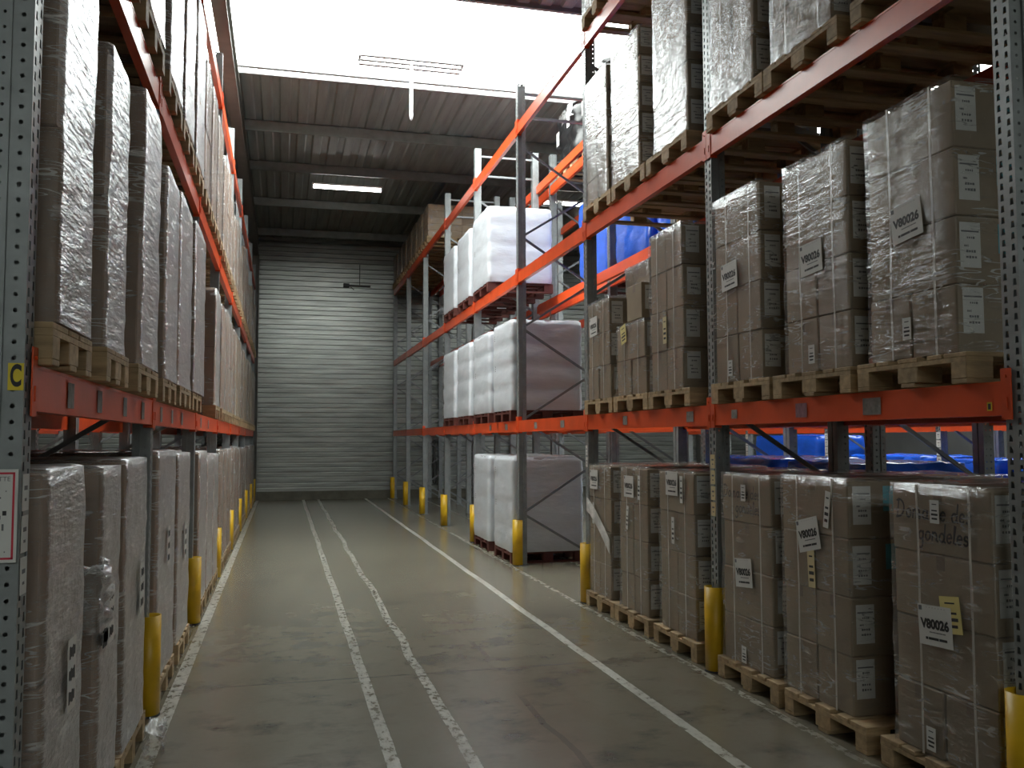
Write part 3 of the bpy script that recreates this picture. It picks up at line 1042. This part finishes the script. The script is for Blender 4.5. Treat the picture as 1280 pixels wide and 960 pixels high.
def right_cartons(bay, lev, which, y0, y1, top, feature, items=(), split=(), tiers=None, film='film', pal=None, seed=0, blues=(), n=3, cover=1.0, straps=True):
    base = LV[lev] + PH + .003
    h = top - base
    tr = tiers or T4(h)
    tr = [x * h / sum(tr) for x in tr]
    lab = '%s %s' % (feature, LVN[lev])
    t, xc, fx, H = carton_load(1, 3.03, y0, y1, base, 1.14, tr, lab, 'strapped carton loads of the right rack', film=film, split=split, seed=seed, blues=blues, cover=cover, straps=straps)
    fronts(t, 1, fx, y0, y1, base, items)
    yc = (y0 + y1) / 2 if pal is None else pal
    pallet(PX, yc, LV[lev], 'wooden pallet %s' % rslot(bay, lev, which, n), fine=True)
    return t, fx, base, H

# bay one, floor
t, fx, base, H = right_cartons(0, 0, 0, 3.33, 4.00, 1.43, 'strapped cartons by the near right post, yellow slip over V80026 sheet,',
    [('slip', 3.58, .845, .12), ('code', 3.685, .775, .06), ('tag', 3.665, 1.315, .0), ('tag', 3.735, .235, 0)], seed=11, pal=3.69, split=(0,))
hw = put('handwriting', handwriting([(-.285, .0, 'Domaine des'), (-.13, -.10, 'gondeles')], 1, .041, .010), t, (fx - .0095, 0, 1.275 - base))
t, fx, base, H = right_cartons(0, 0, 1, 4.365, 5.04, 1.43, 'strapped cartons with crumpled code sheet and yellow strip, middle of first bay,',
    [('code', 4.735, 1.10, .22), ('strip', 4.71, .905, .05), ('long', 4.54, 1.26, -.15)], seed=12, blues=(2, 3), split=(0, 1), pal=4.60)
mb = MB(); mb.cbox((-.14, -.002, -.13), (.14, .002, .0), .0015)
put('carton_flap', mb.mesh('carton_flap', M['card']), t, (.33, -.352, H - .02))
t, fx, base, H = right_cartons(0, 0, 2, 5.18, 5.83, 1.415, 'strapped cartons with handwriting beside the second right post,',
    [('code', 5.515, .765, .10), ('tag', 5.50, 1.30, 0), ('tag', 5.525, .222, 0)], seed=13, split=(), pal=5.47)
put('handwriting', handwriting([(-.29, .0, 'Domaine des'), (-.12, -.10, 'gondeles')], 1, .040, .009), t, (fx - .0095, 0, 1.265 - base))
# bay one, lower beams
right_cartons(0, 1, 0, 3.49, 4.13, 3.36, 'tall tightly wrapped cartons with a V80026 sheet nearest the camera',
    [('code', 3.80, 2.75, .10), ('tag', 3.82, 2.21, 0)], seed=21, blues=(1, 2, 3), film='films', pal=3.80, split=(0,))
right_cartons(0, 1, 1, 4.30, 4.95, 3.34, 'glossy wrapped cartons with code sheet between two taller neighbours',
    [('code', 4.64, 2.73, .06), ('tag', 4.655, 2.16, 0)], seed=22, film='films', pal=4.66, split=(1, 0))
right_cartons(0, 1, 2, 5.25, 5.89, 3.37, 'wrapped cartons with striped film just past the second right post',
    [('code', 5.64, 2.80, .06), ('tag', 5.645, 2.155, 0)], seed=23, film='films', pal=5.50, split=(0, 1))
# bay one, middle beams
for (w_, (y0, y1), f_) in ((0, (3.50, 4.15), 'dull wrapped cartons cut off by the photo top, nearest the camera'),
                           (1, (4.40, 5.05), 'wrapped cartons cut off by the photo top beside a glaring neighbour'),
                           (2, (5.28, 5.89), 'cartons in brightly glaring film just before the second right post')):
    right_cartons(0, 2, w_, y0, y1, 5.36, f_, seed=30 + w_, film='filmt', pal=(3.78, 4.70, 5.51)[w_], split=(1, 3))
# bay two, floor
right_cartons(1, 0, 0, 6.28, 6.93, 1.40, 'strapped cartons with two blue stickers behind the second yellow guard',
    [('code', 6.65, 1.31, 0), ('long', 6.47, 1.27, 0), ('long', 6.635, .94, 0)], seed=41, blues=(2, 3), split=(1, 0), pal=6.60)
right_cartons(1, 0, 1, 7.19, 7.83, 1.405, 'strapped cartons with curled paper strip, middle of second bay,',
    [('code', 7.57, 1.24, 0), ('long', 7.33, 1.24, -.05), ('long', 7.61, .96, -.12)], seed=42, split=(0, 1, 2), pal=7.50)
tb_, fxb, baseb, Hb = right_cartons(1, 0, 2, 8.07, 8.69, 1.40, 'strapped cartons with a white film band beside the empty third bay',
    [('code', 8.50, 1.265, 0), ('long', 8.52, .93, -.05)], seed=43, split=(0, 1), pal=8.31)
mb = MB()
nb = 14
for q in range(nb):
    y0_, y1_ = .325 - .65 * q / nb, .325 - .65 * (q + 1) / nb
    z0_, z1_ = .86 - .36 * (q / nb) ** 1.3, .86 - .36 * ((q + 1) / nb) ** 1.3
    w_ = .07
    mb.add([(-.001 * (q % 2), y0_, z0_ - w_), (-.001 * ((q + 1) % 2), y1_, z1_ - w_), (-.002, y1_, z1_), (-.002, y0_, z0_), (0, y1_, z1_ + w_), (0, y0_, z0_ + w_)],
           [(0, 1, 2, 3), (3, 2, 4, 5)])
put('film_band', mb.mesh('film_band', M['filmh']), tb_, (fxb - .026, 0, 0))
# bay two, lower beams
right_cartons(1, 1, 0, 6.43, 7.07, 3.37, 'tall wrapped cartons with a torn hand hole, nearest in second bay',
    [('strip', 6.74, 2.55, 0)], seed=51, split=(0, 1, 2, 3), pal=6.65)
t, fx, base, H = right_cartons(1, 1, 1, 7.20, 7.86, 2.70, 'low wrapped cartons under one small extra carton, second bay,',
    [('slip', 7.66, 2.62, .2)], seed=52, tiers=[1, 1], split=(0,), pal=7.475)
base2 = base + H + .034
carton_load(1, 3.06, 7.34, 7.70, base2, .45, [.325], 'small single carton on top of the low wrapped cartons, second bay',
            'strapped carton loads of the right rack', film=None, straps=False, deep=1, seed=53)
t, fx, base, H = right_cartons(1, 1, 2, 8.06, 8.69, 3.03, 'wrapped cartons with small code sheet beside the empty third bay',
    [('code', 8.475, 2.79, .05)], seed=54, tiers=[1, 1, 1], split=(0, 1), pal=8.31)
t2, xc, fx2, H2 = carton_load(1, 3.42, 7.98, 8.62, base + H + .036, .55, [.33], 'carton loosely draped in film on top of the cartons by the third post',
            'strapped carton loads of the right rack', film='filmt', straps=False, deep=1, seed=55, film_r=.06, amp=.03)
# bay two, middle and top beams
for (w_, (y0, y1), tp, f_) in ((0, (6.28, 6.93), 5.50, 'cartons in glaring film just past the second right post'),
                               (1, (7.26, 7.93), 5.35, 'cartons in streaked film, middle of second bay'),
                               (2, (8.07, 8.69), 5.335, 'cartons in film, slim dark side, by the third right post')):
    right_cartons(1, 2, w_, y0, y1, tp, f_, seed=60 + w_, film='filmt', pal=(6.64, 7.475, 8.31)[w_], split=(0, 1, 2, 3), straps=False,
                  tiers=[1, 1, 1, 1, 1])
right_cartons(1, 3, 2, 8.07, 8.69, 6.85, 'wrapped cartons high up at the third right post', seed=70, film='filmt', pal=8.31, split=(0, 2), n=3, straps=False)

# ------------------------------------------------------------------ right rack: white wrapped loads
def white_load(bay, lev, which, y0, y1, top, n, depth=1.05, xf=2.965, seed=0):
    base = LV[lev] + PH + .003
    h = top - base
    yc = (y0 + y1) / 2
    lab = 'white film wrapped load %s' % rslot(bay, lev, which, n)
    t = thing('white_wrapped_load', lab, 'wrapped load', (xf + depth / 2, yc, base), 'white wrapped loads')
    me = wrap_mesh('wrapped_body', M['white'], depth - .03, (y1 - y0) - .03, h, r=.06, amp=.008, seed=seed, tiers=4, tb=.011, step=.05, freq=5, sag=.02)
    put('wrapped_body', me, t, (0, 0, .002))
    me = wrap_mesh('top_sheet', M['white'], depth - .05, (y1 - y0) - .05, .05, r=.07, amp=.010, seed=seed + 9, step=.05, freq=5)
    put('top_sheet', me, t, (0, 0, h - .035))
    for q, (dy, z) in enumerate(((.30, .86), (.26, .50))):
        mb = MB()
        F = Fr((0, 0, 0), (0, -1, 0), (0, 0, 1))
        for j in range(3):
            plate_mb(mb, F, .025, .018, 0, .001, (0, .03 - .03 * j))
        put('printed_mark', mb.mesh('printed_mark', M['greyink']), t, (-depth / 2 + .004 - .016, dy, h * z))
    pallet(xf + depth / 2 + .01, yc, LV[lev], 'dark red pallet, white load, %s' % rslot(bay, lev, which, n), L=1.03, W=(y1 - y0) - .08, mk='redwood', group='dark red pallets')
white_load(3, 0, 0, 11.70, 12.78, 1.41, 2, seed=1)
white_load(3, 0, 1, 13.10, 14.20, 1.41, 2, seed=2)
white_load(3, 1, 0, 11.70, 12.82, 3.28, 2, seed=3)
white_load(3, 1, 1, 13.05, 14.22, 3.27, 2, seed=4)
white_load(3, 2, 1, 13.09, 14.28, 5.20, 2, seed=5)
white_load(4, 1, 0, 14.50, 15.60, 3.26, 2, seed=6)
white_load(4, 1, 1, 15.85, 17.02, 3.26, 2, seed=7)
white_load(4, 2, 0, 14.50, 15.62, 5.18, 2, seed=8)
white_load(4, 2, 1, 15.88, 17.02, 5.18, 2, seed=10)

# ------------------------------------------------------------------ right rack: flat boxes on the far top beams
for (bay, which, y0, y1, n) in ((5, 0, 19.20, 19.85, 1), (6, 0, 20.10, 20.82, 3), (6, 1, 20.98, 21.72, 3), (6, 2, 21.92, 22.68, 3),
                                (7, 0, 22.90, 23.62, 3), (7, 1, 23.78, 24.50, 3), (7, 2, 24.70, 25.42, 3)):
    base = LV[3] + PH + .003
    lab = 'low brown boxes in film %s' % rslot(bay, 3, which, n)
    t, xc, fx, H = carton_load(1, 3.02, y0, y1, base, 1.14, [.145] * 5, lab, 'flat box loads on the far top beams', mk='cardt', film='film', split=(0, 1, 2, 3, 4),
                               side_labels=False, straps=False, deep=3, seed=80 + bay * 3 + which, fine=False, step=.12)
    pallet(PX, (y0 + y1) / 2, LV[3], 'wooden pallet %s' % rslot(bay, 3, which, n))

# ------------------------------------------------------------------ blue and black loads behind
def blue_load(x0, y0, y1, base, top, label, depth=1.05, seed=0, pal=True, mat='blue', r=.09, amp=.02, grp='blue wrapped loads'):
    h = top - base
    t = thing('blue_wrapped_load' if mat == 'blue' else 'black_bagged_load', label, 'wrapped load', (x0 + depth / 2, (y0 + y1) / 2, base), grp)
    put('wrapped_body', wrap_mesh('wrapped_body', M[mat], depth - .04, (y1 - y0) - .04, h, r=r, amp=amp, seed=seed, tiers=3, tb=.02, step=.07, freq=3.4, sag=-.03), t, (0, 0, .003))
    put('top_sheet', wrap_mesh('top_sheet', M[mat], (depth - .06), (y1 - y0) - .06, .06, r=r, amp=amp, seed=seed + 3, step=.07, freq=5), t, (0, 0, h - .05))
    return t
XBF = XB + .02
for (y0, y1, bay, l, tp, lab) in ((11.72, 13.05, 3, 2, 5.25, 'blue wrapped load on the middle beams behind the third bay, farthest one'),
                             (10.20, 11.48, 2, 2, 5.22, 'blue wrapped load on the middle beams behind the third bay, beside the farthest'),
                             (8.92, 10.08, 2, 2, 5.10, 'blue wrapped load on the middle beams behind the third bay, nearest one'),
                             (7.45, 8.66, 1, 0, 1.46, 'blue wrapped load on the floor behind the second bay cartons, farther one'),
                             (6.10, 7.32, 1, 0, 1.45, 'blue wrapped load on the floor behind the second bay cartons, nearer one')):
    b_ = LV[l] + PH + .003
    blue_load(XBF, y0, y1, b_, tp, lab, seed=int(y0 * 3))
    pallet(XBF + .53, (y0 + y1) / 2, LV[l], 'dark red pallet under the ' + lab.replace('wrapped ', '').replace('the ', ''), L=1.0, W=y1 - y0 - .12, mk='redwood', group='dark red pallets')
for q, (y0, y1, tp, lab) in enumerate(((8.62, 9.75, 1.36, 'blue wrapped load on the floor under the far rack, nearest of three low ones'),
                          (10.10, 11.08, 1.35, 'blue wrapped load on the floor under the far rack, middle of three low ones'),
                          (11.52, 13.40, 1.37, 'blue wrapped load on the floor under the far rack, farthest of three low ones'),
                          (14.15, 16.5, 1.70, 'tall dark blue wrapped load on the floor under the far rack'))):
    if y1 > 16: y0, y1 = 14.25, 16.5
    blue_load(X3 - .02, y0, y1, PH + .003, tp, lab, seed=40 + q)
    pallet(X3 + .5, (y0 + y1) / 2, 0, 'dark pallet under the ' + lab.replace('wrapped ', '').replace('the ', ''), L=1.0, W=y1 - y0 - .14, mk='redwood', group='dark red pallets')
for q, (y0, y1, tp, lab) in enumerate(((12.95, 14.2, 6.98, 'black bagged load high behind the white loads, farther of two'),
                                       (11.70, 12.88, 7.12, 'black bagged load under clear film high behind the third bay, nearer of two'))):
    b_ = LV[3] + PH + .003
    t = blue_load(XBF, y0, y1, b_, tp, lab, seed=60 + q, mat='black', r=.25, amp=.07, grp='black bagged loads')
    for (dy, z) in ((.25, .55), (-.3, .7)):
        mb = MB(); plate_mb(mb, Fr((0, 0, 0), (0, -1, 0), (0, 0, 1)), .14, .22, 0)
        put('label', mb.mesh('label', M['paper']), t, (-.57, dy, (tp - b_) * z))
    put('stretch_film', wrap_mesh('stretch_film', M['filmm'], 1.0, y1 - y0 - .3, .22, r=.2, amp=.06, seed=q + 5, step=.07), t, (-.03, 0, tp - b_ - .20))
    pallet(XBF + .53, (y0 + y1) / 2, LV[3], 'wooden pallet under the ' + lab.replace('bagged ', '').replace('the ', ''), L=1.1, W=.8)

# ------------------------------------------------------------------ left rack: big cartons in milky film
def lslot(bay, lev, which, n=3):
    return '%s, left rack, %s bay, %s of %s' % (LVN[lev], ORD[bay], SLOT[n][which], ('one', 'two', 'three')[n - 1])
PXL = XLF + .05 - PL / 2
def mark_mesh():
    def fn():
        mb = MB()
        F = Fr((0, 0, 0), (0, 1, 0), (0, 0, 1))
        plate_mb(mb, F, .13, .26, 0, .001)
        for q in range(3):
            for j in range(4):
                plate_mb(mb, F, .018, .045 - .012 * ((q + j) % 2), 1, .0018, (-.035 + .024 * j, .08 - .08 * q))
        return mb.mesh('printed_label', [M['paper'], M['ink']])
    return cached('lmark', fn)
def left_load(bay, lev, which, y0, y1, top, xf, n=3, feature=None, seed=0, near=False, mk='cardl', film='filmm', tiers=2, mark=True, wood=None):
    base = LV[lev] + PH + .003
    h = top - base
    r = random.Random(seed)
    tr = [h / tiers] * tiers
    lab = (feature + ' ' + LVN[lev]) if feature else 'film wrapped brown cartons %s' % lslot(bay, lev, which, n)
    t, xc, fx, H = carton_load(-1, xf, y0, y1, base, 1.16, tr, lab, 'film wrapped loads of the left rack', mk=mk, film=film, side_labels=False, straps=False,
                               seed=seed, deep=2, jit=.012 if near else .006, fine=near, amp=.006 if near else .006, step=.055 if near else .11, film_r=.035)
    if near and mark:
        put('printed_label', mark_mesh(), t, (fx + .027, r.uniform(-.08, .12), H * r.uniform(.45, .6)))
    yc = (y0 + y1) / 2
    pallet(PXL if xf < -.74 else PXL + .02, yc, LV[lev], 'wooden pallet %s' % lslot(bay, lev, which, n), W=min(.8, y1 - y0 + .10), fine=near and lev == 1)
    return t, fx, H
# first bay
left_load(0, 0, 0, 3.28, 3.86, 1.555, -.76, feature='wrapped cartons with a black text label beside the letter C post', seed=101, near=True)
t, fx, H = left_load(0, 0, 1, 4.20, 4.66, 1.535, -.76, feature='wrapped cartons with a torn bunched film hole, middle of first left bay,', seed=102, near=True)
mb = wrap_mesh('torn_film', M['filmm'], .10, .30, .26, r=.05, amp=.05, seed=5, step=.03, freq=9)
put('torn_film', mb, t, (fx - .01, -.27, H * .52))
mb = MB(); mb.fbox(Fr((0, 0, 0), (0, 1, 0), (0, 0, 1)), (-.10, -.02, 0), (.10, .025, .004), 0); mb.fbox(Fr((0, 0, 0), (0, 1, 0), (0, 0, 1)), (-.06, -.04, 0), (.02, .04, .004), 0)
put('hole_shade_patch', mb.mesh('hole_shade_patch', M['dark']), t, (fx + .020, -.14, H * .48))  # flat dark patch painted in for the shade inside the torn hole
t, fx, H = left_load(0, 0, 2, 4.78, 5.48, 1.555, -.755, feature='wrapped cartons trailing loose film beside the first yellow guard', seed=103, near=True)
put('loose_film', wrap_mesh('loose_film', M['filml'], .09, .30, .13, r=.04, amp=.035, seed=8, step=.02, freq=14), t, (fx + .11, .10, -PH))
left_load(0, 1, 0, 3.26, 3.78, 3.40, -.745, feature='tall wrapped cartons right behind the letter C post', seed=111, near=True, mark=False)
left_load(0, 1, 1, 4.07, 4.53, 3.36, -.74, feature='tall wrapped cartons with a brown side, middle of first left bay,', seed=112, near=True, mark=False)
left_load(0, 1, 2, 4.93, 5.56, 3.50, -.725, feature='tall wrapped cartons bulging past the second left post', seed=113, near=True, mark=False)
for q, (y0, y1, tp) in enumerate(((3.26, 3.86, 5.3), (4.15, 4.75, 5.4), (5.05, 5.72, 5.35))):
    left_load(0, 2, q, y0, y1, tp, -.745, seed=121 + q, near=True, mark=False)
# second bay
left_load(1, 0, 0, 6.07, 6.96, 1.58, -.765, n=2, feature='broad wrapped cartons with glaring film past the first yellow guard', seed=131, near=True)
left_load(1, 0, 1, 7.16, 8.02, 1.55, -.765, n=2, feature='broad wrapped cartons before the second yellow left guard', seed=132, near=True)
left_load(1, 1, 0, 6.05, 6.69, 3.42, -.745, feature='tall wrapped cartons leaning past the second left post', seed=141, near=True, mark=False)
left_load(1, 1, 1, 6.74, 7.58, 3.44, -.735, feature='tall wrapped cartons with a dark tear, middle of second left bay,', seed=142, near=True, mark=False)
left_load(1, 1, 2, 7.66, 8.58, 3.45, -.715, feature='tall wrapped cartons just before the third left post', seed=143, near=True, mark=False)
for q, (y0, y1, tp) in enumerate(((6.05, 6.75, 5.35), (6.95, 7.62, 5.3), (7.85, 8.55, 5.45))):
    left_load(1, 2, q, y0, y1, tp, -.745, seed=151 + q, near=True, mark=False)
for bay in range(2, 8):
    for lev in (0, 1, 2):
        for q in range(3):
            yb = YLF + bay * BAY + .13 + q * .87
            r = random.Random(bay * 31 + lev * 7 + q)
            tp = (1.5, 3.4, 5.35)[lev] + r.uniform(-.06, .05)
            if lev == 2 and bay >= 3:
                tp = r.uniform(4.9, 5.5)
            if lev == 1 and bay == 2 and q < 2:
                continue
            tan = (bay >= 4 and lev > 0 and r.random() < .5)
            left_load(bay, lev, q, yb + r.uniform(0, .04), yb + .74 + r.uniform(-.08, .04), tp, -.755, seed=200 + bay * 9 + lev * 3 + q,
                      mk='cardt' if tan else 'cardl', film='filml' if bay >= 3 or (bay == 2 and lev == 2) else 'filmm', tiers=3 if tan else 2)
# the row behind, glimpsed over the floor loads
for bay in range(0, 3):
    for q in range(3):
        yb = YLF + bay * BAY + .13 + q * .87
        base = PH + .003
        carton_load(-1, XLB + .02, yb, yb + .76, base, 1.1, [.7, .68], 'film wrapped cartons in the hidden row, %s bay, %s of three' % (ORD[bay], SLOT[3][q]),
                    'loads of the hidden left row', mk='cardl', film='film', side_labels=False, straps=False, seed=400 + bay * 3 + q, fine=False, step=.12)
        pallet(XLB + .04 - .6, yb + .38, 0, 'wooden pallet in the hidden left row, %s bay, %s of three' % (ORD[bay], SLOT[3][q]))

# ------------------------------------------------------------------ lamps and small things on the back wall
def lamp(x, y, z, label, L=1.45, tubes=2, rod=False, hang=None):
    t = thing('ceiling_lamp', label, 'ceiling lamp', (x, y, z), 'strip lamps')
    mb = MB()
    mb.box((-L / 2, -.09, .04), (L / 2, .09, .075))
    for sx in (-1, 1):
        mb.box((sx * L / 2 - .015, -.10, -.02), (sx * L / 2 + .015, .10, .075))
    for yy in ((-.15, 0, .15) if rod else ()):
        mb.box((-L / 2, yy - .026, -.045), (L / 2, yy + .026, -.02))
    put('housing', mb.mesh('housing', M['lampbody'] if not rod else M['bar']), t)
    for yy in (-.045, .045):
        mb = MB(); mb.tube([(-L / 2 + .02, yy, .01), (L / 2 - .02, yy, .01)], .020, 8)
        put('tube', mb.mesh('tube', M['lamp_on']), t)
    top = ZD - .01 - z
    for sx in (-.5, .5):
        mb = MB(); mb.tube([(sx, 0, .075), (sx, 0, top)], .004, 5)
        put('hanger', mb.mesh('hanger', M['bar']), t)
    if rod:
        mb = MB(); mb.tube([(0, 0, .04), (0, 0, -.78), (0, 0, -.82), (0, 0, -.845)], [.026, .026, .02, .004], 8)
        o = put('rod', mb.mesh('rod', M['lampbody']), t)
        o['label'] = 'white hanging rod with rounded tip'
    return t
lamp(1.27, 19.1, 7.0, 'lit strip lamp hanging over the aisle in front of the back wall')
lamp(1.70, 12.35, 7.0, 'strip lamp with a long white rod hanging below the bright skylight', rod=True)
lamp(6.35, 19.2, 7.0, 'lit strip lamp over the next aisle, glimpsed above the blue loads')
lamp(8.77, 13.5, 7.0, 'lit strip lamp over the next aisle, glimpsed between the near right cartons')
lamp(1.27, 5.6, 7.0, 'unseen strip lamp added to light the near part of the aisle')  # out of view, put in to brighten the foreground
lamp(1.27, -0.8, 7.0, 'unseen strip lamp added above the camera to light the foreground')  # also unseen, added for light on the near loads

mb = MB(); mb.box((-.36, -.10, -.02), (.36, 0, .02)); mb.box((-.40, -.14, -.05), (-.24, 0, .05)); mb.tube([(.06, -.03, .02), (.06, -.03, .62)], .012, 6); mb.tube([(-.2, -.06, -.04), (-.1, -.07, -.12)], .012, 6)
tag(put('wall_bracket', mb.mesh('wall_bracket', M['dark']), None, (2.02, Y1 - .001, 6.05)), 'thin dark metal bracket with a cord high on the ribbed back wall', 'bracket')
mb = MB()
pts = [(.072 * math.cos(a) * (1 + .05 * math.sin(a * 3)), -.04 - .001 * i, .36 * math.sin(a)) for i, a in enumerate([q * PI / 10 for q in range(45)])]
mb.tube(pts, .018, 6)
h = tag(put('hanging_hose', mb.mesh('hanging_hose', M['dark']), None, (4.245, Y1 - .03, 0.75)), 'black coiled hose hanging on the back wall behind the right rack', 'hose')
mb = MB(); mb.box((-.04, -.12, .30), (.04, 0, .38)); mb.box((-.03, -.04, -.2), (.03, 0, .9))
put('hook', mb.mesh('hook', M['dark']), h)

# ------------------------------------------------------------------ world and colour
w = bpy.data.worlds.new('world')
S.world = w
w.use_nodes = True
w.node_tree.nodes['Background'].inputs[0].default_value = (0.7, 0.8, 1.0, 1)
w.node_tree.nodes['Background'].inputs[1].default_value = 0.05
S.view_settings.view_transform = 'Standard'
S.view_settings.look = 'None'
S.view_settings.gamma = 1.0
S.view_settings.use_curve_mapping = False
S.view_settings.exposure = 0.0
S.cycles.max_bounces = 7
S.cycles.diffuse_bounces = 4
S.cycles.glossy_bounces = 3
S.cycles.transparent_max_bounces = 12
S.cycles.sample_clamp_indirect = 6.0
S.cycles.caustics_reflective = False
S.cycles.caustics_refractive = False
S.cycles.use_denoising = True
